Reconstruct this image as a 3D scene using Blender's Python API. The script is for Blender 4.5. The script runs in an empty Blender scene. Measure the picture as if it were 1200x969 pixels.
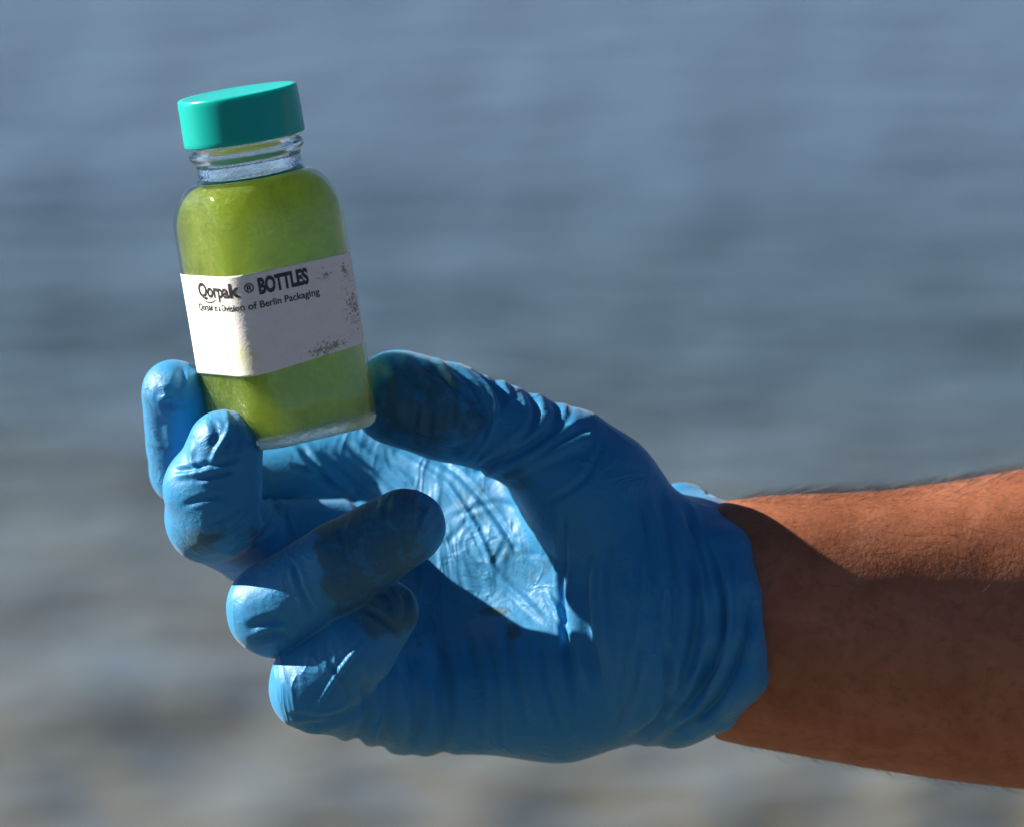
import bpy, bmesh, math, random
import numpy as np
import openvdb
from mathutils import Vector

R = math.radians
random.seed(7)
rng = np.random.default_rng(11)
S = bpy.context.scene
COL = S.collection

# ------------------------------------------------------------------ camera, sky, sun, exposure
U = 0.001 / 4.5            # one modelling unit (a fifth of a millimetre) in metres
D = 6667.0                 # distance of the hand from the camera in those units (1.48 m)
PITCH = R(13)
CAM = np.array([0.0, 0.0, 1.75])
RIGHT = np.array([1.0, 0.0, 0.0])
FWD = np.array([0.0, math.cos(PITCH), -math.sin(PITCH)])
UP = np.array([0.0, math.sin(PITCH), math.cos(PITCH)])

cd = bpy.data.cameras.new('camera')
cam = bpy.data.objects.new('camera', cd)
COL.objects.link(cam)
cam.location = CAM
cam.rotation_euler = (R(90) - PITCH, 0, 0)
cd.lens = 200
cd.sensor_width = 36
cd.sensor_fit = 'HORIZONTAL'
cd.clip_start = 0.05
cd.clip_end = 20000
cd.dof.use_dof = True
cd.dof.focus_distance = (D - 55) * U
cd.dof.aperture_fstop = 8.5
S.camera = cam

SUN = np.array([-0.85, 0.50, -0.162])            # towards the sun: right, up, towards the viewer
sv = SUN[0] * RIGHT + SUN[1] * UP - SUN[2] * FWD
sv /= np.linalg.norm(sv)
SUN_EL = math.asin(sv[2])
SUN_AZ = math.atan2(sv[0], sv[1])               # clockwise from +Y
w = bpy.data.worlds.new('World')
S.world = w
w.use_nodes = True
nt = w.node_tree
bg = nt.nodes['Background']
sky = nt.nodes.new('ShaderNodeTexSky')
sky.sky_type = 'NISHITA'
sky.sun_disc = False
sky.sun_elevation = SUN_EL
sky.sun_rotation = SUN_AZ
sky.air_density = 0.3
sky.dust_density = 0.0
sky.ozone_density = 1.8
nt.links.new(sky.outputs[0], bg.inputs[0])
bg.inputs[1].default_value = 0.05
ld = bpy.data.lights.new('sun', 'SUN')
ld.energy = 5.0
ld.angle = R(0.5)
ld.color = (1.0, 0.95, 0.87)
sun = bpy.data.objects.new('sun', ld)
COL.objects.link(sun)
sun.location = (-3, 3, 6)
sun.rotation_euler = Vector(sv).to_track_quat('Z', 'Y').to_euler()
S.view_settings.view_transform = 'Standard'
S.view_settings.look = 'None'
S.view_settings.exposure = 1.2
S.view_settings.gamma = 1.0
S.cycles.use_denoising = True
S.cycles.sample_clamp_direct = 6.0
S.cycles.max_bounces = 16
S.cycles.volume_bounces = 12
S.cycles.transmission_bounces = 12
S.cycles.transparent_max_bounces = 16

# ------------------------------------------------------------------ helpers
def pt(px, py, d=0.0):
    """a point of the photograph at depth d, as metric coordinates (right, up, towards viewer)"""
    k = (D - d) / D
    return np.array([(px - 600) * k, (484.5 - py) * k, d])

def world(P):
    P = np.asarray(P, dtype=float)
    return CAM + (P[..., 0:1] * RIGHT + P[..., 1:2] * UP + (D - P[..., 2:3]) * FWD) * U

def mesh_obj(name, verts, faces, mat=None, parent=None, smooth=True, origin=None, recalc=False):
    me = bpy.data.meshes.new(name)
    verts = np.asarray(verts, dtype=float)
    if parent is not None:
        o0 = np.array(parent.get('_o', (0, 0, 0)))
    else:
        o0 = np.array(origin if origin is not None else (0, 0, 0), dtype=float)
    me.from_pydata((verts - o0).tolist(), [], [list(map(int, f)) for f in faces])
    me.update()
    if recalc:
        bm = bmesh.new(); bm.from_mesh(me)
        bmesh.ops.recalc_face_normals(bm, faces=bm.faces[:])
        bm.to_mesh(me); bm.free()
    if smooth:
        me.polygons.foreach_set('use_smooth', [True] * len(me.polygons))
    o = bpy.data.objects.new(name, me)
    COL.objects.link(o)
    if mat:
        me.materials.append(mat)
    if parent is not None:
        o.parent = parent
    else:
        o.location = o0
    return o

def empty(name, loc, label, cat):
    o = bpy.data.objects.new(name, None)
    COL.objects.link(o)
    o.location = loc
    o.empty_display_size = 0.02
    o['_o'] = list(map(float, loc))
    o['label'] = label
    o['category'] = cat
    return o

def attr(o, name, values):
    a = o.data.attributes.new(name, 'FLOAT', 'POINT')
    a.data.foreach_set('value', np.asarray(values, dtype=np.float32))

class Mat:
    def __init__(s, name):
        s.m = bpy.data.materials.new(name)
        s.m.use_nodes = True
        s.t = s.m.node_tree
        s.b = s.t.nodes['Principled BSDF']
        s.out = s.t.nodes['Material Output']
    def n(s, kind, **kw):
        x = s.t.nodes.new(kind)
        for k, v in kw.items():
            setattr(x, k, v)
        return x
    def l(s, a, b):
        s.t.links.new(a, b)
    def set(s, **kw):
        for k, v in kw.items():
            s.b.inputs[k.replace('_', ' ')].default_value = v
    def obj_co(s, scale=(1, 1, 1)):
        tc = s.n('ShaderNodeTexCoord')
        mp = s.n('ShaderNodeMapping')
        mp.inputs['Scale'].default_value = scale
        s.l(tc.outputs['Object'], mp.inputs['Vector'])
        return mp.outputs[0]
    def noise(s, co, scale, detail=4, rough=0.5, dist=0.0):
        x = s.n('ShaderNodeTexNoise')
        x.inputs['Scale'].default_value = scale
        x.inputs['Detail'].default_value = detail
        x.inputs['Roughness'].default_value = rough
        x.inputs['Distortion'].default_value = dist
        if co is not None:
            s.l(co, x.inputs['Vector'])
        return x.outputs['Fac']
    def ramp(s, fac, stops):
        x = s.n('ShaderNodeValToRGB')
        e = x.color_ramp.elements
        while len(e) < len(stops):
            e.new(0.5)
        for k, (p, c) in enumerate(stops):
            e[k].position = p
            e[k].color = (c, c, c, 1) if isinstance(c, (int, float)) else (*c, 1)
        s.l(fac, x.inputs[0])
        return x.outputs[0]
    def math(s, op, a, b=None, c=None, clamp=False):
        x = s.n('ShaderNodeMath', operation=op)
        x.use_clamp = clamp
        for i, v in enumerate((a, b, c)):
            if v is None:
                continue
            if isinstance(v, (int, float)):
                x.inputs[i].default_value = v
            else:
                s.l(v, x.inputs[i])
        return x.outputs[0]
    def mix(s, fac, a, b):
        x = s.n('ShaderNodeMix', data_type='RGBA')
        for sock, v in ((x.inputs[0], fac), (x.inputs[6], a), (x.inputs[7], b)):
            if isinstance(v, (int, float)):
                sock.default_value = v
            elif isinstance(v, tuple):
                sock.default_value = (*v, 1)
            else:
                s.l(v, sock)
        return x.outputs[2]
    def bump(s, h, strength, dist, normal=None):
        x = s.n('ShaderNodeBump')
        x.inputs['Strength'].default_value = strength
        x.inputs['Distance'].default_value = dist
        s.l(h, x.inputs['Height'])
        if normal is not None:
            s.l(normal, x.inputs['Normal'])
        return x.outputs[0]
    def attr(s, name):
        x = s.n('ShaderNodeAttribute')
        x.attribute_name = name
        return x.outputs['Fac']

# ------------------------------------------------------------------ water, to the horizon
m = Mat('lake_water')
co = m.obj_co((0.6, 1.0, 1.0))
big = m.noise(co, 0.5, 3, 0.55)
mid = m.noise(co, 2.2, 3, 0.55, 0.15)
fine = m.noise(co, 9.0, 3, 0.55, 0.1)
chop = m.noise(m.obj_co((0.8, 1.0, 1.0)), 6.5, 2, 0.5, 0.15)
tcw = m.n('ShaderNodeTexCoord'); sxy = m.n('ShaderNodeSeparateXYZ'); m.l(tcw.outputs['Object'], sxy.inputs[0])
off = m.n('ShaderNodeMapRange'); off.inputs['From Min'].default_value = 5.4; off.inputs['From Max'].default_value = 11.0
m.l(sxy.outputs['Y'], off.inputs['Value'])           # silty brown water near; bluer tones further out paint in the reflected sky
tone = m.ramp(off.outputs[0], [(0.0, (0.170, 0.148, 0.100)), (0.25, (0.095, 0.090, 0.064)), (0.42, (0.022, 0.036, 0.040)), (0.65, (0.036, 0.062, 0.092)), (1.0, (0.080, 0.118, 0.190))])
murk_sky = m.mix(m.ramp(big, [(0.35, 0.0), (0.65, 1.0)]), m.mix(0.35, tone, (0.0, 0.0, 0.0)), tone)
m.l(murk_sky, m.b.inputs['Base Color'])
m.set(Roughness=0.06, IOR=1.333)
h = m.math('ADD', m.math('MULTIPLY', mid, 0.16), m.math('MULTIPLY', fine, 0.022))
h = m.math('ADD', h, m.math('MULTIPLY', chop, 0.15))
m.l(m.bump(h, 1.0, 1.0), m.b.inputs['Normal'])
W0 = 6000.0
gx = np.array([-W0, -300, -40, -12, -4, 0, 4, 12, 40, 300, W0])
gy = np.array([-W0, -300, -40, -10, 0, 4, 8, 14, 40, 300, W0])
vv = [(x, y, 0.0) for y in gy for x in gx]
ff = [(j * 11 + i, j * 11 + i + 1, j * 11 + i + 12, j * 11 + i + 11) for j in range(10) for i in range(10)]
water = mesh_obj('water', vv, ff, m.m)
water['kind'] = 'structure'

# ------------------------------------------------------------------ the bottle
LEAN, TIP = R(9.2), R(8.0)
A = np.array([-math.sin(LEAN) * math.cos(TIP), math.cos(LEAN) * math.cos(TIP), math.sin(TIP)])
Rt = np.array([math.cos(LEAN), math.sin(LEAN), 0.0])
Bk = np.cross(Rt, A)                      # towards the viewer
B0 = pt(345, 510, 0)
PHI = R(28)                               # right face turned 28 degrees from the viewer
N1 = (math.sin(PHI), math.cos(PHI))       # right face normal in (p, q)
N3 = (-math.cos(PHI), math.sin(PHI))      # left face normal

def bl(p, q, t):
    p, q, t = (np.asarray(v, dtype=float)[..., None] for v in (p, q, t))
    return world(B0 + p * Rt + q * Bk + t * A)

HW, RC = 82.5, 33.0
def ring_pt(s, hw=HW, rc=RC):
    """point on the rounded square at perimeter distance s from the front corner (s > 0: to the right); s scaled to this ring"""
    fl = 2 * (hw - rc)
    arc = rc * math.pi / 2
    per = 4 * (fl + arc)
    s = s % per
    seg = fl + arc
    k = int((s + arc / 2) // seg) % 4
    u = (s + arc / 2) % seg                # 0..arc corner, then flat
    ang0 = (math.pi / 2 + math.pi / 4 - PHI)  # angle of the front corner: between N3 and N1
    a_c = ang0 + 0 - k * math.pi / 2
    cx = (hw - rc) * math.sqrt(2) * math.cos(a_c)
    cy = (hw - rc) * math.sqrt(2) * math.sin(a_c)
    if u <= arc and rc > 0:
        th = a_c + math.pi / 4 - u / rc
        return cx + rc * math.cos(th), cy + rc * math.sin(th), math.cos(th), math.sin(th)
    th = a_c - math.pi / 4
    e = (u - arc)
    nx, ny = math.cos(th), math.sin(th)
    return cx + rc * nx + e * ny, cy + rc * ny - e * nx, nx, ny

NR = 192
def ring(hw, rc):
    """outline of the rounded square (a circle when rc = hw), sampled by direction from the axis"""
    rc = min(rc, hw)
    c0 = hw - rc
    out = []
    for i in range(NR):
        th = 2 * math.pi * i / NR + math.pi / 4
        dx, dy = math.cos(th), math.sin(th)
        ax_, ay_ = abs(dx), abs(dy)
        if ax_ > 1e-9 and hw * ay_ / ax_ <= c0:
            r_ = hw / ax_
        elif ay_ > 1e-9 and hw * ax_ / ay_ <= c0:
            r_ = hw / ay_
        else:
            bq = (ax_ + ay_) * c0
            r_ = bq + math.sqrt(max(bq * bq - (2 * c0 * c0 - rc * rc), 0.0))
        u, v = r_ * dx, r_ * dy
        out.append((u * N1[0] + v * N3[0], u * N1[1] + v * N3[1]))
    return out

def loft(profile, close0=True, close1=True, sub=1):
    V, F = [], []
    for (t, hw, rc) in profile:
        for (p, q) in ring(hw, rc):
            V.append((p, q, t))
    n = len(profile)
    for j in range(n - 1):
        for i in range(NR):
            a, b = j * NR + i, j * NR + (i + 1) % NR
            F.append((b, a, a + NR, b + NR))
    if close0:
        F.append(tuple(range(NR)))
    if close1:
        F.append(tuple((n - 1) * NR + i for i in reversed(range(NR))))
    V = np.array(V)
    return bl(V[:, 0], V[:, 1], V[:, 2]), F

bottle = empty('bottle', world(B0), 'square glass bottle of green algae water with turquoise cap, held in the gloved hand', 'bottle')

def shoulder(hw0, rc0, hw1, t0, t1, n=14):
    out = []
    for i in range(n + 1):
        a = math.pi / 2 * i / n
        f = 1 - math.cos(a)
        out.append((t0 + (t1 - t0) * math.sin(a) , hw0 + (hw1 - hw0) * f, rc0 + (hw1 - rc0) * (f ** 0.5)))
    return out

# glass of the body: thin clear wall whose sheen follows the angle
g = Mat('clear_glass_wall')
tr = g.n('ShaderNodeBsdfTransparent'); tr.inputs[0].default_value = (0.97, 0.985, 0.965, 1)
gl = g.n('ShaderNodeBsdfGlossy'); gl.inputs['Roughness'].default_value = 0.06
fr = g.n('ShaderNodeFresnel'); fr.inputs[0].default_value = 1.5
mx = g.n('ShaderNodeMixShader')
gco = g.obj_co()
gb = g.bump(g.noise(gco, 130, 3, 0.6), 0.12, 0.0005)
g.l(gb, fr.inputs['Normal']); g.l(gb, gl.inputs['Normal'])
geo = g.n('ShaderNodeNewGeometry')
g.l(g.math('ADD', 1.5, g.math('MULTIPLY', geo.outputs['Backfacing'], 1 / 1.5 - 1.5)), fr.inputs[0])
lw = g.n('ShaderNodeLayerWeight'); lw.inputs[0].default_value = 0.5
g.l(g.ramp(lw.outputs['Facing'], [(0.55, (0.97, 0.985, 0.965)), (0.85, (0.80, 0.84, 0.66)), (1.0, (0.40, 0.45, 0.26))]), tr.inputs[0])
g.l(fr.outputs[0], mx.inputs[0]); g.l(tr.outputs[0], mx.inputs[1]); g.l(gl.outputs[0], mx.inputs[2])
g.l(mx.outputs[0], g.out.inputs['Surface'])
# thick refracting glass of neck and base
g2 = Mat('thick_clear_glass')
g2.set(Base_Color=(0.96, 0.985, 0.97, 1), Roughness=0.03, IOR=1.5)
g2.b.inputs['Transmission Weight'].default_value = 1.0
co2 = g2.obj_co()
gn = g2.math('ADD', g2.noise(co2, 260, 3, 0.6), g2.math('MULTIPLY', g2.noise(co2, 1300, 2, 0.5), 0.35))
g2.l(g2.bump(gn, 0.16, 0.0010), g2.b.inputs['Normal'])

g3 = Mat('moulded_base_glass')
g3.set(Base_Color=(0.96, 0.985, 0.97, 1), Roughness=0.02, IOR=1.5)
g3.b.inputs['Transmission Weight'].default_value = 1.0
co3 = g3.obj_co()
g3.l(g3.bump(g3.math('ADD', g3.noise(co3, 260, 2, 0.5), g3.math('MULTIPLY', g3.noise(co3, 1500, 2, 0.5), 0.3)), 0.6, 0.0020), g3.b.inputs['Normal'])
body = [(12.5, 81.9, 33)] + [(t, HW, RC) for t in (18, 60, 120, 200, 262)] + shoulder(HW, RC, 64.5, 262, 309)[1:]
V, F = loft(body, close0=False, close1=False)
mesh_obj('glass_body', V, F, g.m, bottle, recalc=True)
base = [(3.5, 50, 22), (1.0, 66, 27), (0.0, 72, 30), (1.5, 77, 31.5), (5.5, 80.4, 32.5), (12.0, 82.0, 33), (14.0, 80.5, 32.2), (14.2, 60, 26)]
V, F = loft(base)
mesh_obj('glass_base', V, F, g3.m, bottle, recalc=True)
outer = [(309.6, 64.4), (313, 62.6), (318, 61.4), (326, 61.2), (332, 62.2), (335, 65.6), (338, 67.4), (342, 67.6), (345, 66.2), (347, 63.0), (350, 61), (392, 60), (398, 57)]
inner = [(398, 51), (392, 50), (345, 50), (325, 51.5), (312, 53), (309.2, 55)]
prof = [(t, hw, hw) for t, hw in outer + inner]
V, F = loft(prof + [prof[0]], close0=False, close1=False)
mesh_obj('glass_neck', V, F, g2.m, bottle, recalc=True)

# the algae water
q = Mat('algae_water')
qco = q.obj_co()
n1 = q.noise(qco, 60, 5, 0.66, 0.3)
n2 = q.noise(qco, 1300, 2, 0.6)
colr = q.ramp(n1, [(0.30, (0.100, 0.210, 0.015)), (0.50, (0.190, 0.300, 0.025)), (0.68, (0.330, 0.390, 0.050))])
colr = q.mix(q.ramp(n2, [(0.50, 0.0), (0.62, 0.9)]), colr, (0.52, 0.58, 0.22))
# suspended algae: light scatters through the liquid; flocs near the wall show as cloudy patches
tr_ = q.n('ShaderNodeBsdfTransparent')
df_ = q.n('ShaderNodeBsdfDiffuse')
q.l(colr, df_.inputs[0])
mm_ = q.n('ShaderNodeMixShader')
q.l(q.math('ADD', 0.12, q.math('MULTIPLY', q.ramp(n1, [(0.38, 0.0), (0.66, 1.0)]), 0.24)), mm_.inputs[0])
q.l(tr_.outputs[0], mm_.inputs[1]); q.l(df_.outputs[0], mm_.inputs[2])
q.l(mm_.outputs[0], q.out.inputs['Surface'])
pv = q.n('ShaderNodeVolumePrincipled')
pv.inputs['Density'].default_value = 150
pv.inputs['Color'].default_value = (0.685, 0.770, 0.19, 1)
pv.inputs['Anisotropy'].default_value = 0.78
q.l(pv.outputs[0], q.out.inputs['Volume'])
q.t.nodes.remove(q.b)
liq = [(14.6, 74, 30), (17, 77, 31), (22, HW - 2.4, RC - 1)] + [(t, HW - 2.5, RC - 1) for t in (60, 120, 200, 256)]
liq += [(t, hw, rc) for t, hw, rc in shoulder(HW - 2.5, RC - 1, 58.0, 258, 305, 14)[1:]]
liq += [(305.6, 53.0, 53.0), (305.6, 44, 44)]
V, F = loft(liq)
mesh_obj('algae_water', V, F, q.m, bottle, recalc=True)

# cap
c = Mat('turquoise_plastic')
cco = c.obj_co()
c.l(c.mix(c.noise(cco, 60, 3), (0.004, 0.400, 0.345), (0.006, 0.440, 0.385)), c.b.inputs['Base Color'])
c.set(Roughness=0.3)
c.b.inputs['Subsurface Weight'].default_value = 0.5
c.b.inputs['Specular IOR Level'].default_value = 0.2
c.b.inputs['Subsurface Radius'].default_value = (0.2, 1.0, 0.9)
c.b.inputs['Subsurface Scale'].default_value = 0.0035
c.l(c.bump(c.noise(cco, 900, 2), 0.06, 0.0003), c.b.inputs['Normal'])
capp = [(352.5, 64), (351.6, 68), (352, 70.2), (353.5, 71), (358, 71.1), (400, 70.6), (405, 70.3), (407.3, 69.6), (408.3, 68.0), (408.4, 64), (407.6, 58), (407.3, 30)]
V, F = loft([(t, r, r) for t, r in capp])
mesh_obj('cap', V, F, c.m, bottle, recalc=True)

# label, wrapped round two faces
ARC, FL = RC * math.pi / 2, 2 * (HW - RC)
SL, SR = -(ARC / 2 + FL + 22), (ARC / 2 + FL + 24)
TL0, TL1 = 89.0, 206.5
ns, ntt = 150, 60
ss = np.linspace(SL, SR, ns + 1)
ts = np.linspace(TL0, TL1, ntt + 1)
def wrap(s, t, off):
    p, q_, nx, ny = ring_pt(s)
    return p + nx * off, q_ + ny * off, t
lv, la, lt = [], [], []
for layer, off in ((0, 1.15), (1, 0.55)):
    for t in ts:
        for s in ss:
            tt = t + 7.0 * max(0.0, s) / 100 * (TL1 - t) / (TL1 - TL0)
            # tiny paper waviness and a blistered corner
            wv = 0.10 * math.sin(s * 0.11 + tt * 0.05) + 0.55 * math.exp(-((s - 6) / 5) ** 2) * (0.5 + 0.5 * math.sin(tt * 0.55 + 2 * math.sin(tt * 0.21))) * (1 if True else 0.4)
            lv.append(wrap(s, tt, off + (max(wv, -0.1) if layer == 0 else 0)))
            la.append(s); lt.append(t)
lf = []
n_l = (ns + 1) * (ntt + 1)
for j in range(ntt):
    for i in range(ns):
        a = j * (ns + 1) + i
        lf.append((a, a + 1, a + ns + 2, a + ns + 1))
        b = a + n_l
        lf.append((b + 1, b, b + ns + 1, b + ns + 2))
for i in range(ns):
    lf.append((i + 1, i, i + n_l, i + 1 + n_l))
    a = ntt * (ns + 1) + i
    lf.append((a, a + 1, a + 1 + n_l, a + n_l))
for j in range(ntt):
    a = j * (ns + 1)
    lf.append((a, a + ns + 1, a + ns + 1 + n_l, a + n_l))
    a += ns
    lf.append((a + ns + 1, a, a + n_l, a + ns + 1 + n_l))
lv = np.array(lv)
p = Mat('paper_label')
sa, ta = p.attr('along'), p.attr('height')
cx = p.n('ShaderNodeCombineXYZ'); p.l(sa, cx.inputs[0]); p.l(ta, cx.inputs[1])
pc = cx.outputs[0]
def bump01(x, c0, w_):      # 1 - |x-c|/w clamped
    return p.math('SUBTRACT', 1.0, p.math('DIVIDE', p.math('ABSOLUTE', p.math('SUBTRACT', x, c0)), w_), clamp=True)
zr = p.math('MULTIPLY', bump01(sa, 142, 36), bump01(ta, 140, 56))       # right edge scrape
zb = p.math('MULTIPLY', bump01(sa, 95, 55), bump01(ta, 97, 18))         # lower edge specks
zc = p.math('MULTIPLY', bump01(sa, 108, 20), bump01(ta, 186, 17))       # smear after the print
zd = p.math('MULTIPLY', bump01(sa, 134, 10), bump01(ta, 186, 20))
z = p.math('MAXIMUM', p.math('MAXIMUM', zr, p.math('MULTIPLY', zb, 1.1)), p.math('MAXIMUM', p.math('MULTIPLY', zc, 0.9), p.math('MULTIPLY', zd, 1.25)))
sp = p.noise(pc, 0.26, 5, 0.72, 0.8)
m1 = p.ramp(p.math('ADD', sp, p.math('MULTIPLY', z, 0.24)), [(0.68, 0.0), (0.72, 0.9)])
yel = p.math('MULTIPLY', p.math('MULTIPLY', bump01(sa, -12, 26), bump01(ta, 112, 24)), 0.8)
paper = p.mix(p.noise(pc, 0.05, 4), (0.84, 0.80, 0.73), (0.90, 0.86, 0.80))
paper = p.mix(p.math('MULTIPLY', p.ramp(p.noise(pc, 0.07, 4, 0.6), [(0.5, 0.0), (0.75, 1.0)]), 0.25), paper, (0.62, 0.60, 0.42))
paper = p.mix(yel, paper, (0.66, 0.66, 0.34))
paper = p.mix(p.math('MULTIPLY', m1, 0.85), paper, (0.20, 0.22, 0.09))
p.l(paper, p.b.inputs['Base Color'])
p.set(Roughness=0.55)
p.b.inputs['Specular IOR Level'].default_value = 0.25
p.l(p.bump(p.math('ADD', p.noise(pc, 0.35, 3), p.math('MULTIPLY', m1, -0.6)), 0.35, 0.0002), p.b.inputs['Normal'])
lab = mesh_obj('label', bl(lv[:, 0], lv[:, 1], lv[:, 2]), lf, p.m, bottle, recalc=True)
attr(lab, 'along', la); attr(lab, 'height', lt)

ink = Mat('black_ink')
ico = ink.obj_co()
ink.l(ink.mix(ink.ramp(ink.noise(ico, 1500, 3, 0.6), [(0.55, 0.0), (0.72, 1.0)]), (0.012, 0.011, 0.012), (0.16, 0.15, 0.14)), ink.b.inputs['Base Color'])
ink.set(Roughness=0.45)

def lettering(body_, s0, s1, t0, height, bold=0.0, shear=0.0):
    """flat type, laid onto the curved label between s0 and s1 with its base line at t0"""
    cu = bpy.data.curves.new('lettering', 'FONT')
    cu.body = body_; cu.size = 1.0; cu.offset = bold; cu.resolution_u = 6; cu.shear = shear
    tmp = bpy.data.objects.new('lettering_curve', cu)
    COL.objects.link(tmp)
    dg = bpy.context.evaluated_depsgraph_get()
    me = bpy.data.meshes.new_from_object(tmp.evaluated_get(dg))
    bpy.data.objects.remove(tmp)
    bm = bmesh.new(); bm.from_mesh(me)
    bmesh.ops.triangulate(bm, faces=bm.faces[:])
    xs = [v.co.x for v in bm.verts]; ys = [v.co.y for v in bm.verts]
    x0, x1 = min(xs), max(xs)
    k = (s1 - s0) / (x1 - x0)
    cap = 0.729
    # cut finely so the letters bend with the corner
    long_ = [e for e in bm.edges if e.calc_length() * k > 3.0]
    for _ in range(4):
        long_ = [e for e in bm.edges if abs(e.verts[0].co.x - e.verts[1].co.x) * k > 2.5]
        if not long_:
            break
        bmesh.ops.subdivide_edges(bm, edges=long_, cuts=1)
        bmesh.ops.triangulate(bm, faces=bm.faces[:])
    P = []
    for v in bm.verts:
        s = s0 + (v.co.x - x0) * k
        t = t0 + v.co.y * height / cap
        wv = 0.10 * math.sin(s * 0.11 + t * 0.05) + 0.55 * math.exp(-((s - 6) / 5) ** 2) * (0.5 + 0.5 * math.sin(t * 0.55 + 2 * math.sin(t * 0.21)))
        P.append(wrap(s, t, 1.50 + max(wv, -0.1)))
    P = np.array(P)
    Fs = [[v.index for v in f.verts] for f in bm.faces]
    bm.free(); bpy.data.meshes.remove(me)
    return bl(P[:, 0], P[:, 1], P[:, 2]), Fs

def add_letters(*a, **k):
    V, F = lettering(*a, **k)
    o = mesh_obj('lettering', V, F, ink.m, None, smooth=False)
    o.data.transform(__import__('mathutils').Matrix.Translation(-Vector(world(B0))))
    o.parent = lab
    return o
add_letters('Qorpak', -91, 1, 182.0, 16.5, bold=0.036)
add_letters('\u00ae', 5.0, 16, 185.5, 10.5, bold=0.02)
add_letters('BOTTLES', 21, 86, 182.0, 18.0, bold=0.05, shear=0.0)
add_letters('Qorpak is a Division of Berlin Packaging', -97, 97, 165.8, 8.2, bold=0.018)
# the swash under the first letters
sw = []
for i in range(41):
    u = i / 40
    s = -82 + 36 * u
    t = 178.0 - 3.0 * math.sin(math.pi * min(1, u * 1.15)) * 0.9 + 3.0 * (u > 0.93) * (u - 0.93) / 0.07
    for dt in (-0.85, 0.85):
        sw.append(wrap(s, t + dt * (0.6 + 0.4 * math.sin(math.pi * u)), 1.50))
sw = np.array(sw)
o = mesh_obj('lettering', bl(sw[:, 0], sw[:, 1], sw[:, 2]), [(2 * i, 2 * i + 2, 2 * i + 3, 2 * i + 1) for i in range(40)], ink.m, None, smooth=False)
o.data.transform(__import__('mathutils').Matrix.Translation(-Vector(world(B0))))
o.parent = lab

# ------------------------------------------------------------------ the gloved hand and arm, grown as distance fields
def grid(lo, hi, h):
    ax = [np.arange(lo[i], hi[i] + h, h, dtype=np.float32) for i in range(3)]
    return ax

def cone(ax, a, b, r1, r2, sz=1.0):
    """rounded tapered capsule; sz squeezes depth"""
    a = pt(*a).astype(np.float32); b = pt(*b).astype(np.float32)
    X = ax[0][:, None, None]; Y = ax[1][None, :, None]; Z = ax[2][None, None, :]
    sc = np.float32(1 / sz)
    ba = b - a; ba2 = ba * np.array([1, 1, sc], dtype=np.float32)
    L2 = float((ba2 ** 2).sum()) + 1e-6
    dx, dy, dz = X - a[0], Y - a[1], (Z - a[2]) * sc
    h = np.clip((dx * ba2[0] + dy * ba2[1] + dz * ba2[2]) / L2, 0, 1)
    e = np.sqrt((dx - h * ba2[0]) ** 2 + (dy - h * ba2[1]) ** 2 + (dz - h * ba2[2]) ** 2)
    hs = h * h * (3 - 2 * h) * 0.35 + h * 0.65
    return (e - (r1 + (r2 - r1) * hs)).astype(np.float32) * np.float32(min(1.0, sz) ** 0.3)

def ell(ax, c_, r):
    c_ = pt(*c_)
    X = (ax[0][:, None, None] - c_[0]); Y = (ax[1][None, :, None] - c_[1]); Z = (ax[2][None, None, :] - c_[2])
    k0 = np.sqrt((X / r[0]) ** 2 + (Y / r[1]) ** 2 + (Z / r[2]) ** 2)
    k1 = np.sqrt((X / r[0] ** 2) ** 2 + (Y / r[1] ** 2) ** 2 + (Z / r[2] ** 2) ** 2) + 1e-9
    return (k0 * (k0 - 1) / k1).astype(np.float32)

def smin(a, b, k):
    h = np.maximum(k - np.abs(a - b), 0) / k
    return np.minimum(a, b) - h * h * k * 0.25

# joints: (x, y, depth, radius)
THUMB = [(705, 572, -52, 66), (664, 540, -60, 62), (578, 500, -66, 53), (520, 482, -68, 58), (466, 466, -70, 57)]
INDEX = [(440, 548, -268, 70), (276, 584, -214, 54), (218, 550, -88, 44), (206, 462, -30, 40)]
MIDDLE = [(452, 648, -208, 62), (292, 632, -104, 50), (247, 606, 14, 53), (246, 572, 42, 53), (262, 521, 58, 40)]
RING = [(460, 740, -164, 60), (322, 712, 20, 56), (400, 663, 66, 53), (476, 617, 70, 46)]
PINKY = [(484, 815, -103, 66), (370, 804, 24, 54), (420, 757, 54, 46), (452, 716, 58, 38)]
FING = {'thumb': THUMB, 'index': INDEX, 'middle': MIDDLE, 'ring': RING, 'pinky': PINKY}

def palm_field(ax):
    f = cone(ax, (800, 705, -80), (440, 548, -268), 74, 70)
    f = smin(f, cone(ax, (700, 615, -115), (470, 572, -262), 72, 68), 30)
    f = smin(f, cone(ax, (800, 715, -75), (452, 648, -208), 80, 62), 40)
    f = smin(f, cone(ax, (800, 725, -92), (462, 738, -172), 80, 62), 30)
    f = smin(f, cone(ax, (790, 757, -72), (655, 798, -98), 104, 88), 44)
    f = smin(f, cone(ax, (655, 798, -98), (484, 815, -105), 88, 68), 40)
    f = smin(f, cone(ax, (768, 665, -52), (690, 585, -55), 86, 72), 40)
    f = smin(f, cone(ax, (700, 705, -105), (590, 625, -185), 78, 68), 30)
    return f

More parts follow.
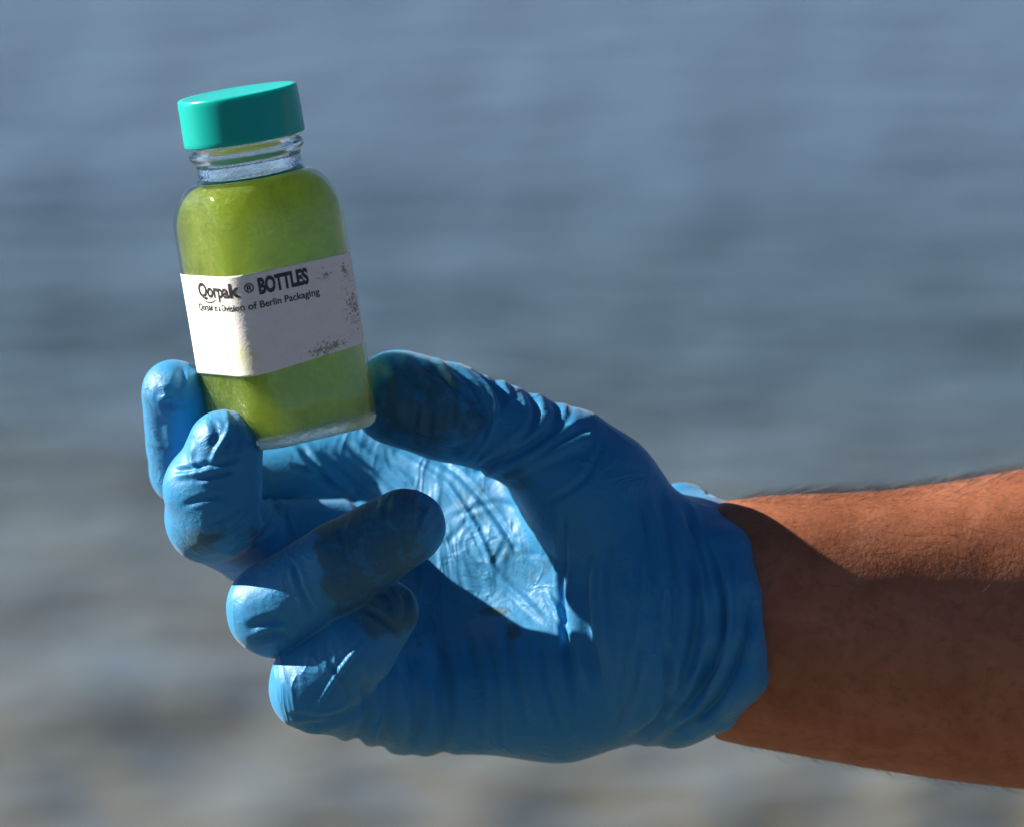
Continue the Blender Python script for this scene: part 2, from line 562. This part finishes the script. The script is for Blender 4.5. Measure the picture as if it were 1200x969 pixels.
def hand_fields(ax):
    palm = palm_field(ax)
    comps = {}
    for nm, J in FING.items():
        f = None
        for a, b in zip(J[:-1], J[1:]):
            g_ = cone(ax, a[:3], b[:3], a[3], b[3])
            f = g_ if f is None else smin(f, g_, 5)
        if nm == 'middle':      # the pad, pressed broad against the glass
            f = smin(f, cone(ax, (268, 534, 70), (266, 606, 52), 36, 40), 26)
        comps[nm] = f
        if nm == 'thumb':
            root = cone(ax, J[0][:3], J[1][:3], J[0][3], J[1][3])
            root = smin(root, cone(ax, J[1][:3], J[2][:3], J[1][3], J[2][3]), 6)
            palm = smin(palm, root, 34)
        else:
            a, b = J[0], J[1]
            mid = tuple((np.array(a) * 0.45 + np.array(b) * 0.55))
            palm = smin(palm, cone(ax, a[:3], mid[:3], a[3], mid[3]), 22)
    tot = palm
    for nm, f in comps.items():
        tot = smin(tot, f, 3.0)
    return tot, palm, comps

def tri_sample(G, ax, P):
    h = ax[0][1] - ax[0][0]
    q_ = [(P[:, i] - ax[i][0]) / h for i in range(3)]
    i0 = [np.clip(np.floor(v).astype(int), 0, G.shape[k] - 2) for k, v in enumerate(q_)]
    f = [np.clip(q_[k] - i0[k], 0, 1) for k in range(3)]
    out = 0
    for a in (0, 1):
        for b in (0, 1):
            for c_ in (0, 1):
                wt = (f[0] if a else 1 - f[0]) * (f[1] if b else 1 - f[1]) * (f[2] if c_ else 1 - f[2])
                out = out + wt * G[i0[0] + a, i0[1] + b, i0[2] + c_]
    return out

def polygonize(G, ax, h):
    g_ = openvdb.FloatGrid(background=float(3 * h))
    Gc = np.clip(G, -3 * h, 3 * h).astype(np.float32)
    g_.copyFromArray(np.ascontiguousarray(Gc))
    pts, quads = g_.convertToQuads(isovalue=0.0)
    P = pts * h + np.array([ax[0][0], ax[1][0], ax[2][0]])
    return P.astype(np.float64), quads

def proj(P):
    k = D / (D - P[:, 2])
    return P[:, 0] * k + 600, 484.5 - P[:, 1] * k

def grad(G, ax, P, e):
    n_ = np.stack([tri_sample(G, ax, P + e * v) - tri_sample(G, ax, P - e * v) for v in np.eye(3)], 1)
    return n_ / (np.linalg.norm(n_, axis=1, keepdims=True) + 1e-9)

def polydist(x, y, line):
    """distance to a smoothed polyline and the fraction along it"""
    L = np.array(line, dtype=float)
    for _ in range(2):           # Chaikin
        if len(L) > 2:
            Q = [L[0]]
            for a, b in zip(L[:-1], L[1:]):
                Q += [a * .75 + b * .25, a * .25 + b * .75]
            Q.append(L[-1]); L = np.array(Q)
    best = np.full(x.shape, 1e9); fr_ = np.zeros(x.shape)
    seg = np.linalg.norm(np.diff(L, axis=0), axis=1); tot = seg.sum(); acc = 0
    for a, b, sl in zip(L[:-1], L[1:], seg):
        ux, uy = (b - a) / max(sl, 1e-6)
        hh = np.clip((x - a[0]) * ux + (y - a[1]) * uy, 0, sl)
        dd = np.hypot(x - a[0] - hh * ux, y - a[1] - hh * uy)
        m_ = dd < best
        best[m_] = dd[m_]; fr_[m_] = ((acc + hh) / tot)[m_]
        acc += sl
    return best, fr_

# ---- glove
h = 2.5
ax = grid((-455, -425, -360), (330, 100, 160), h)
tot, palm, comps = hand_fields(ax)
cuff = ell(ax, (768, 721, -70), (110, 149, 124))
rim = None
RIMP = [(800, 606, -156, 40), (834, 624, -104, 41), (847, 655, -10, 39), (856, 698, 26, 36), (860, 745, 34, 34), (863, 785, 12, 41), (835, 822, -24, 36), (800, 838, -80, 32)]
for a, b in zip(RIMP[:-1], RIMP[1:]):
    c0 = cone(ax, a[:3], b[:3], a[3], b[3])
    rim = c0 if rim is None else smin(rim, c0, 6)
for a, b in ((RIMP[0], (842, 660, -190, 34)), ((842, 660, -190, 34), (862, 750, -196, 34)), ((862, 750, -196, 34), RIMP[-1])):
    rim = smin(rim, cone(ax, a[:3], b[:3], a[3], b[3]), 6)
cuff = smin(cuff, rim, 28)
glove = smin(tot, cuff, 14)
P, Q = polygonize(glove, ax, h)
N = grad(glove, ax, P, 2.0)
X, Y = proj(P)
Z = P[:, 2]
names = ['palm'] + list(FING)
cs = np.stack([tri_sample(palm, ax, P)] + [tri_sample(comps[k], ax, P) + 1.0 for k in FING], 1)
cid = cs.argmin(1)
front = np.clip(N[:, 2] * 3 + 1.0, 0, 1)
disp = np.zeros(len(P))
# (component, width, height, points); negative height = crease
FOLDS = [
 ('thumb', 3.0, -3.2, [(532, 428), (556, 452), (572, 486), (566, 520)]),
 ('thumb', 2.6, -2.8, [(556, 434), (586, 462), (588, 500), (572, 530)]),
 ('thumb', 2.6, 2.6, [(548, 430), (580, 460), (582, 494), (560, 528)]),
 ('thumb', 2.8, -3.0, [(604, 448), (622, 470), (620, 500), (590, 536)]),
 ('thumb', 3.0, -3.0, [(630, 458), (645, 482), (632, 506), (596, 538)]),
 ('thumb', 2.8, 2.4, [(638, 460), (652, 484), (640, 508), (604, 540)]),
 ('thumb', 3.2, -3.0, [(500, 418), (524, 440), (536, 470), (528, 506)]),
 ('thumb', 3.0, -2.6, [(470, 505), (500, 520), (540, 530)]),
 ('thumb', 3.0, -2.6, [(484, 440), (492, 470), (484, 506)]),
 ('palm', 3.6, -3.0, [(706, 520), (690, 560), (640, 590)]),
 ('palm', 4.0, -2.6, [(690, 640), (684, 720), (700, 800)]),
 ('palm', 4.0, -2.6, [(715, 610), (712, 700), (722, 790)]),
 ('palm', 4.0, -3.0, [(630, 745), (640, 800), (660, 860)]),
 ('palm', 3.4, -2.6, [(570, 740), (582, 800), (590, 880)]),
 ('palm', 3.6, -3.0, [(768, 600), (776, 680), (770, 760)]),
 ('palm', 3.6, -4.0, [(822, 610), (846, 680), (848, 760), (820, 820)]),
 ('palm', 3.4, -3.4, [(790, 850), (820, 820), (838, 770)]),
 ('palm', 3.0, -2.4, [(500, 525), (560, 575), (610, 650)]),
 ('palm', 3.0, 2.4, [(520, 560), (556, 612), (580, 668)]),
 ('palm', 2.6, -0.7, [(540, 640), (580, 676), (630, 700)]),
 ('palm', 2.8, 2.4, [(640, 690), (655, 720), (672, 752)]),
 ('palm', 3.2, -2.6, [(340, 545), (380, 560), (430, 600)]),
 ('palm', 3.2, -2.6, [(380, 530), (410, 565), (450, 590)]),
 ('index', 3.0, -1.7, [(180, 470), (206, 478), (232, 470)]),
 ('index', 3.1, 0.8, [(180, 520), (205, 526), (228, 520)]),
 ('ring', 3.2, -2.6, [(345, 660), (352, 690), (368, 720)]),
 ('ring', 3.0, -2.4, [(398, 618), (405, 650), (412, 690)]),
 ('ring', 3.0, -2.0, [(455, 585), (450, 612), (455, 650)]),
 ('pinky', 3.0, -2.6, [(385, 775), (405, 800), (410, 830)]),
 ('pinky', 3.4, -3.0, [(340, 838), (375, 842), (405, 836)]),
 ('thumb', 5.0, -5.5, [(484, 422), (541, 454), (566, 483), (559, 511), (525, 531)]),
 ('thumb', 4.5, -4.5, [(520, 424), (573, 470), (574, 508), (548, 533)]),
 ('thumb', 4.5, -5.0, [(573, 438), (599, 478), (593, 511), (554, 545)]),
 ('thumb', 4.0, -3.5, [(593, 447), (616, 480), (604, 514), (570, 547)]),
 ('thumb', 4.5, -5.0, [(616, 454), (632, 486), (612, 518), (561, 549)]),
 ('thumb', 4.5, -5.0, [(646, 466), (657, 487), (630, 515), (580, 549)]),
 ('palm', 5.0, -5.0, [(668, 481), (659, 499), (612, 531), (554, 552)]),
 ('palm', 5.0, -5.0, [(616, 454), (632, 486), (612, 518), (561, 549)]),
 ('palm', 5.0, -5.0, [(646, 466), (657, 487), (630, 515), (580, 549)]),
 ('palm', 5.0, -4.0, [(690, 497), (660, 517), (620, 540), (580, 556)]),
 ('palm', 7.0, 4.0, [(700, 510), (644, 528), (599, 552)]),
 ('thumb', 7.0, 3.0, [(450, 420), (470, 452), (466, 500)]),
 ('thumb', 5.0, -3.0, [(480, 430), (505, 470), (500, 520)]),
 ('palm', 4.0, -4.0, [(660, 600), (660, 738), (676, 850)]),
 ('palm', 7.0, 7.0, [(668, 672), (674, 740), (690, 810)]),
 ('palm', 5.0, -3.0, [(756, 600), (752, 664), (735, 776), (728, 840)]),
 ('palm', 5.0, -3.5, [(589, 728), (600, 780), (618, 850)]),
 ('palm', 5.0, -3.0, [(545, 740), (560, 800), (565, 870)]),
 ('palm', 5.0, -6.0, [(738, 866), (775, 850), (786, 802), (779, 750)]),
 ('palm', 6.0, -8.0, [(745, 868), (797, 842), (834, 783), (850, 727), (843, 650)]),
 ('palm', 6.0, -9.0, [(768, 870), (827, 842), (857, 798), (877, 746), (876, 690)]),
 ('palm', 6.0, -6.0, [(742, 862), (790, 830), (812, 770), (820, 700), (806, 620)]),
 ('palm', 5.0, -4.0, [(770, 575), (788, 640), (795, 710), (785, 780)]),
 ('palm', 5.0, -4.0, [(745, 570), (765, 640), (768, 720)]),
 ('palm', 5.0, -5.0, [(800, 590), (826, 650), (838, 720)]),
 ('palm', 5.0, -4.0, [(715, 860), (745, 820), (755, 740)]),
 ('palm', 10.0, 5.0, [(842, 842), (880, 800), (893, 745)]),
 ('palm', 7.0, -6.0, [(426, 790), (434, 846), (408, 880)]),
 ('palm', 7.0, -7.0, [(448, 783), (460, 837), (445, 885)]),
 ('palm', 7.0, -6.0, [(470, 760), (495, 830), (482, 890)]),
 ('palm', 8.0, -6.0, [(508, 745), (526, 819), (518, 892)]),
 ('pinky', 5.0, -5.0, [(426, 790), (434, 846), (408, 880)]),
 ('pinky', 5.0, -4.0, [(345, 852), (390, 848), (430, 820)]),
 ('palm', 4.0, -2.0, [(402, 516), (452, 561), (475, 580)]),
 ('palm', 4.0, 2.0, [(430, 508), (484, 539), (527, 570)]),
 ('palm', 3.4, -1.5, [(421, 516), (473, 550), (500, 566)]),
 ('palm', 3.4, 1.5, [(455, 512), (510, 545), (550, 570)]),
 ('palm', 3.4, -1.5, [(470, 515), (520, 548), (556, 580)]),
 ('palm', 4.0, -4.0, [(350, 520), (372, 550), (392, 575)]),
 ('palm', 3.4, -1.0, [(525, 608), (548, 598), (580, 586), (610, 596)]),
 ('palm', 3.0, -0.7, [(550, 600), (538, 622), (524, 634)]),
 ('palm', 3.4, -0.5, [(604, 608), (593, 636), (572, 668)]),
 ('palm', 3.4, 0.4, [(610, 606), (600, 638), (582, 668)]),
 ('palm', 3.4, -0.7, [(560, 622), (593, 643), (628, 668), (646, 695)]),
 ('palm', 3.4, 0.5, [(548, 612), (582, 628), (625, 640)]),
 ('palm', 3.0, -0.3, [(606, 606), (636, 622), (655, 646)]),
 ('palm', 3.0, -0.5, [(600, 650), (640, 648), (662, 660)]),
 ('palm', 4.0, 1.9, [(566, 655), (600, 690), (640, 728)]),
 ('middle', 3.2, 2.8, [(262, 479), (269, 497), (267, 509), (254, 526), (247, 545)]),
 ('middle', 4.5, -2.8, [(250, 492), (256, 508), (246, 524)]),
 ('middle', 4.5, -2.8, [(279, 505), (281, 520), (272, 534)]),
 ('middle', 3.0, -3.4, [(205, 552), (226, 549), (245, 543)]),
 ('middle', 3.0, -3.4, [(243, 545), (262, 543), (283, 534)]),
 ('middle', 3.0, -3.4, [(230, 562), (252, 556), (276, 552)]),
 ('middle', 3.4, 2.3, [(206, 557), (232, 554), (250, 549)]),
 ('middle', 3.2, -2.3, [(215, 592), (240, 582), (266, 580)]),
 ('middle', 3.0, -2.3, [(243, 615), (268, 606), (286, 590)]),
 ('middle', 3.0, -2.3, [(238, 630), (268, 624), (290, 606)]),
 ('middle', 3.4, -2.8, [(272, 634), (297, 620), (311, 595), (308, 570)]),
 ('middle', 3.4, -2.8, [(290, 638), (316, 622), (325, 596), (318, 574)]),
 ('palm', 3.9, -2.0, [(300, 638), (330, 622), (340, 600)]),
 ('middle', 3.0, 1.7, [(226, 520), (222, 540), (232, 556)]),
 ('index', 6.0, -3.1, [(211, 430), (214, 440), (211, 455), (200, 466)]),
 ('index', 3.6, 2.0, [(217, 428), (222, 448), (208, 464), (196, 464), (183, 474)]),
 ('index', 3.7, 0.8, [(186, 480), (202, 493), (216, 502)]),
 ('index', 7.2, -1.0, [(190, 488), (186, 510), (196, 530)]),
 ('index', 5.8, -0.8, [(206, 500), (210, 520), (200, 540)]),
 ('index', 5.0, 0.6, [(198, 492), (198, 512), (206, 532)]),
 ('ring', 4.0, 3.0, [(488, 574), (482, 600), (482, 640)]),
 ('ring', 5.0, -3.0, [(290, 735), (312, 728), (335, 722)]),
 ('ring', 4.0, -4.0, [(298, 748), (318, 742), (340, 742)]),
 ('ring', 3.0, 2.5, [(505, 590), (494, 612), (486, 640)]),
 ('pinky', 4.0, -4.0, [(442, 688), (456, 700), (458, 716)]),
 ('pinky', 4.0, -4.0, [(470, 690), (478, 705), (474, 728)]),
 ('pinky', 3.4, -4.0, [(428, 712), (445, 722), (468, 742)]),
 ('pinky', 3.0, 5.0, [(424, 754), (400, 782), (365, 835)]),
]
for comp, wd, am, line in FOLDS:
    m_ = cid == names.index(comp)
    idx = np.nonzero(m_)[0]
    L = np.array(line)
    bb = (X[idx] > L[:, 0].min() - 3 * wd) & (X[idx] < L[:, 0].max() + 3 * wd) & (Y[idx] > L[:, 1].min() - 3 * wd) & (Y[idx] < L[:, 1].max() + 3 * wd)
    idx = idx[bb]
    if len(idx) == 0:
        continue
    dd, fr_ = polydist(X[idx], Y[idx], line)
    taper = np.clip(np.minimum(fr_, 1 - fr_) * 5 + 0.15, 0, 1)
    prof_ = np.exp(-(dd / wd) ** 2) - 0.35 * np.exp(-((dd - 1.9 * wd) / (0.9 * wd)) ** 2)
    disp[idx] += am * prof_ * taper * front[idx]
# broad slackness of the rubber over palm and fingers
def wob(P, s, ph):
    return (np.sin(P[:, 0] / s + 1.7 * np.sin(P[:, 1] / s * 0.8 + ph)) * np.sin(P[:, 1] / s * 1.1 + 1.3 * np.sin(P[:, 2] / s * 0.9 + ph * 2)) )
disp += 1.2 * wob(P, 34, 0.3) + 0.7 * wob(P, 17, 1.9)
P = P + N * disp[:, None]
# two light smoothing passes along quads keep creases clean
def smooth(P, Q, n, lam):
    for _ in range(n):
        acc = np.zeros_like(P); cnt = np.zeros(len(P))
        for k in range(4):
            a, b = Q[:, k], Q[:, (k + 1) % 4]
            for c_ in range(3):
                acc[:, c_] += np.bincount(a, P[b, c_], len(P)) + np.bincount(b, P[a, c_], len(P))
            cnt += np.bincount(a, minlength=len(P)) + np.bincount(b, minlength=len(P))
        P = P * (1 - lam) + lam * acc / np.maximum(cnt, 1)[:, None]
    return P
P = smooth(P, Q, 1, 0.4)

# stains: algae smears where the fingers touched the slime
def blob(cx_, cy_, rx, ry, ang=0.0, soft=0.5):
    ca, sa_ = math.cos(R(ang)), math.sin(R(ang))
    u = ((X - cx_) * ca - (Y - cy_) * sa_) / rx
    v = ((X - cx_) * sa_ + (Y - cy_) * ca) / ry
    return np.clip((1 - np.hypot(u, v)) / soft, 0, 1)
def only(nm): return (cid == names.index(nm)).astype(float)
st = np.zeros(len(P))
st = np.maximum(st, only('thumb') * blob(495, 475, 82, 78) * 0.80)
st = np.maximum(st, only('thumb') * blob(548, 490, 32, 40) * 0.75)
st = np.maximum(st, only('middle') * blob(238, 632, 52, 30, 12, 0.9) * 0.8)
st = np.maximum(st, only('middle') * blob(298, 628, 18, 18, 0, 0.9) * 0.9)
st = np.maximum(st, only('middle') * blob(250, 520, 70, 60, 0, 0.9) * 0.38)
st = np.maximum(st, only('index') * blob(185, 520, 34, 64, 0, 0.9) * 0.5)
st = np.maximum(st, only('index') * blob(190, 460, 40, 45) * 0.40)
rg = np.clip((X - (350 + 0.25 * (Y - 630) + 5 * np.sin(Y / 7.0) + 3 * np.sin(Y / 3.1))) / 22, 0, 1) * np.clip((535 - X) / 60, 0, 1)
st = np.maximum(st, only('ring') * rg * 0.80)
st = np.maximum(st, only('pinky') * blob(455, 715, 62, 46, 20) * 0.95)
st = np.maximum(st, only('palm') * blob(588, 655, 48, 44) * 0.45)
st = np.maximum(st, only('palm') * blob(640, 672, 34, 30) * 0.45)
st = np.maximum(st, only('palm') * blob(560, 588, 40, 30) * 0.55)
st = np.maximum(st, only('palm') * blob(580, 716, 26, 8) * 1.0)
st = np.maximum(st, only('palm') * blob(602, 738, 14, 16) * 0.75)
st = np.maximum(st, only('palm') * blob(605, 562, 30, 22) * 0.6)

gm = Mat('blue_nitrile')
gco = gm.obj_co()
sta = gm.attr('stain')
nz = gm.noise(gco, 190, 5, 0.65, 0.6)
nz2 = gm.noise(gco, 1100, 3, 0.6)
mask = gm.math('ADD', gm.math('MULTIPLY', sta, 0.55), gm.math('MULTIPLY', nz, 0.9))
mask = gm.math('ADD', mask, gm.math('MULTIPLY', nz2, 0.25))
mask = gm.ramp(mask, [(0.80, 0.0), (1.02, 0.50)])
mask = gm.math('MULTIPLY', mask, gm.ramp(sta, [(0.0, 0.0), (0.08, 1.0)]))
mask = gm.math('ADD', mask, gm.math('MULTIPLY', gm.math('MULTIPLY', sta, sta), 0.13), clamp=True)
blue = gm.mix(gm.noise(gco, 30, 3), (0.021, 0.222, 0.445), (0.028, 0.255, 0.505))
mud = gm.mix(nz2, (0.014, 0.048, 0.036), (0.050, 0.076, 0.026))
gm.l(gm.mix(mask, blue, mud), gm.b.inputs['Base Color'])
gm.set(Roughness=0.36)
gm.l(gm.math('ADD', 0.38, gm.math('MULTIPLY', nz2, 0.20)), gm.b.inputs['Roughness'])
gm.b.inputs['Sheen Weight'].default_value = 0.15
gm.b.inputs['Sheen Roughness'].default_value = 0.4
gm.b.inputs['Specular IOR Level'].default_value = 0.32
gm.b.inputs['Coat Roughness'].default_value = 0.42
gm.b.inputs['Subsurface Weight'].default_value = 0.2
gm.b.inputs['Subsurface Radius'].default_value = (0.1, 0.6, 1.0)
gm.b.inputs['Subsurface Scale'].default_value = 0.0022
# fine relief: pebbled rubber and hairline wrinkles
vo = gm.n('ShaderNodeTexVoronoi', feature='DISTANCE_TO_EDGE')
vo.inputs['Scale'].default_value = 95
wm = gm.n('ShaderNodeVectorMath', operation='ADD')
nv = gm.n('ShaderNodeTexNoise'); nv.inputs['Scale'].default_value = 60; gm.l(gco, nv.inputs['Vector'])
sc_ = gm.n('ShaderNodeVectorMath', operation='SCALE'); sc_.inputs['Scale'].default_value = 0.02
gm.l(nv.outputs['Color'], sc_.inputs[0]); gm.l(gco, wm.inputs[0]); gm.l(sc_.outputs[0], wm.inputs[1])
gm.l(wm.outputs[0], vo.inputs['Vector'])
hair_w = gm.ramp(vo.outputs['Distance'], [(0.0, 0.0), (0.10, 1.0)])
soft = gm.noise(gco, 75, 4, 0.6, 0.3)
b1 = gm.bump(soft, 0.30, 0.0018)
def ridged(scale3, sc, dist):
    n_ = gm.noise(gm.obj_co(scale3), sc, 3, 0.5, dist)
    e_ = gm.math('SUBTRACT', 1.0, gm.math('MULTIPLY', gm.math('ABSOLUTE', gm.math('SUBTRACT', n_, 0.5)), 9.0), clamp=True)
    return gm.math('MULTIPLY', e_, e_)
wr = gm.math('MULTIPLY', ridged((1.6, 1.0, 0.45), 48, 0.5), gm.ramp(gm.noise(gco, 30, 2), [(0.42, 0.0), (0.6, 1.0)]))
wr2 = gm.math('MULTIPLY', ridged((0.8, 1.0, 1.3), 110, 0.8), gm.ramp(gm.noise(gco, 55, 2), [(0.48, 0.0), (0.62, 0.7)]))
b1 = gm.bump(gm.math('ADD', wr, gm.math('MULTIPLY', wr2, 0.5)), 0.55, 0.0007, b1)
b2 = gm.bump(hair_w, 0.06, 0.0004, b1)
b3 = gm.bump(gm.noise(gco, 2600, 2, 0.5), 0.28, 0.00022, b2)
b4 = gm.bump(mask, 0.3, 0.0002, b3)
gm.l(b4, gm.b.inputs['Normal'])

WR = world(pt(860, 724, -85))
person = empty('person', WR, 'bare brown forearm and hand in a crumpled blue rubber glove holding up the bottle', 'person')
glove_o = mesh_obj('glove', world(P), Q, gm.m, person)
attr(glove_o, 'stain', st)

# ---- body: hand inside the glove, wrist, forearm, elbow, upper arm, one surface
ARM = [(760, 722, -72, 116), (860, 727, -84, 136), (945, 731, -84, 148), (1060, 739, -93, 163), (1210, 737, -110, 186), (1400, 735, -130, 210), (1600, 742, -140, 214), (1860, 770, -170, 196), (2010, 800, -190, 190), (2250, 560, -260, 220), (2560, 180, -330, 250), (2800, -150, -380, 270)]
h2 = 8.0
ax2 = grid((-455, -560, -760), (3080, 930, 180), h2)
t2, _, _ = hand_fields(ax2)
t2 = t2 + 14.0
_A = np.array(ARM, dtype=float)
_t = np.arange(len(_A)); _u = np.concatenate([np.arange(0, 5, 0.5), np.arange(5, len(_A))])
def _cr(u):
    i = min(int(u), len(_A) - 2); f = u - i
    p0, p1, p2, p3 = _A[max(i - 1, 0)], _A[i], _A[i + 1], _A[min(i + 2, len(_A) - 1)]
    return tuple(0.5 * (2 * p1 + (p2 - p0) * f + (2 * p0 - 5 * p1 + 4 * p2 - p3) * f * f + (3 * p1 - p0 - 3 * p2 + p3) * f ** 3))
ARM = [_cr(u) for u in _u]
arm = None
for a, b in zip(ARM[:-1], ARM[1:]):
    c0 = cone(ax2, a[:3], b[:3], a[3], b[3], 0.80)
    arm = c0 if arm is None else smin(arm, c0, 20)
bodyf = smin(t2, arm, 30)
lim = smin(t2 - 14.0, ell(ax2, (768, 721, -70), (110, 149, 124)), 26) + 18.0
lim = lim - np.clip((ax2[0] - 236) / 24, 0, 1)[:, None, None] * 6000
bodyf = np.maximum(bodyf, lim)
P2, Q2 = polygonize(bodyf, ax2, h2)
N2 = grad(bodyf, ax2, P2, 4.0)
m_ = np.clip((P2[:, 0] - 230) / 60, 0, 1)
P2 = P2 + N2 * (m_ * (0.45 * wob(P2, 62, 0.8) + 0.35 * wob(P2, 27, 2.2)))[:, None]
P2 = smooth(P2, Q2, 3, 0.5)
sk = Mat('tanned_skin')
sco = sk.obj_co()
mo = sk.noise(sco, 55, 5, 0.65, 0.5)
mo2 = sk.noise(sco, 320, 3, 0.6)
skc = sk.ramp(mo, [(0.30, (0.300, 0.096, 0.042)), (0.55, (0.410, 0.145, 0.070)), (0.75, (0.470, 0.190, 0.105))])
skc = sk.mix(sk.math('MULTIPLY', sk.ramp(mo2, [(0.52, 0.0), (0.66, 1.0)]), 0.35), skc, (0.200, 0.075, 0.040))
sk.l(skc, sk.b.inputs['Base Color'])
sk.set(Roughness=0.5)
sk.b.inputs['Specular IOR Level'].default_value = 0.3
sk.b.inputs['Subsurface Weight'].default_value = 0.06
sk.b.inputs['Subsurface Radius'].default_value = (1.0, 0.35, 0.15)
sk.b.inputs['Subsurface Scale'].default_value = 0.004
sk.l(sk.bump(sk.noise(sco, 700, 4, 0.6), 0.25, 0.0005, sk.bump(mo, 0.35, 0.0006)), sk.b.inputs['Normal'])
body_o = mesh_obj('body', world(P2), Q2, sk.m, person)

# ---- hairs on the forearm
sel = np.nonzero((P2[:, 0] > 262) & (P2[:, 0] < 900) & (N2[:, 2] > -0.55))[0]
wts = 0.05 + 0.5 * np.clip(N2[sel, 1] + 0.1, 0, 1) + 5.0 * np.clip(N2[sel, 1] - 0.82, 0, 1) / 0.18 + 1.2 * np.clip(-N2[sel, 1] - 0.85, 0, 1) / 0.15
NH = 6500
pick = rng.choice(sel, NH, p=wts / wts.sum())
hv, hf = [], []
for k, i in enumerate(pick):
    n_ = N2[i]
    root = P2[i] + rng.normal(0, 3, 3) - n_ * 1.0
    grow = np.array([0.95, 0.1, 0.0]) + rng.normal(0, 0.5, 3)
    tan = grow - n_ * grow.dot(n_); tan /= np.linalg.norm(tan) + 1e-6
    L = rng.uniform(12, 30)
    lift = rng.uniform(0.25, 0.7)
    side = np.cross(n_, tan)
    bend = rng.normal(0, 0.25)
    base_i = len(hv)
    for j in range(4):
        u = j / 3
        c_ = root + tan * (L * u) + n_ * (L * lift * (u - 0.45 * u * u)) + side * (bend * L * u * u)
        r_ = 0.13 * (1 - 0.75 * u)
        for a in (0, 2.094, 4.189):
            hv.append(c_ + side * (r_ * math.cos(a)) + n_ * (r_ * math.sin(a)))
    for j in range(3):
        for a in range(3):
            b = base_i + j * 3
            hf.append((b + a, b + (a + 1) % 3, b + 3 + (a + 1) % 3, b + 3 + a))
hm = Mat('dark_hair')
hm.set(Base_Color=(0.030, 0.017, 0.010, 1), Roughness=0.4)
hair = mesh_obj('arm_hair', world(np.array(hv)), hf, hm.m, person)
hair['kind'] = 'stuff'
for o in (bottle, person):
    del o['_o']
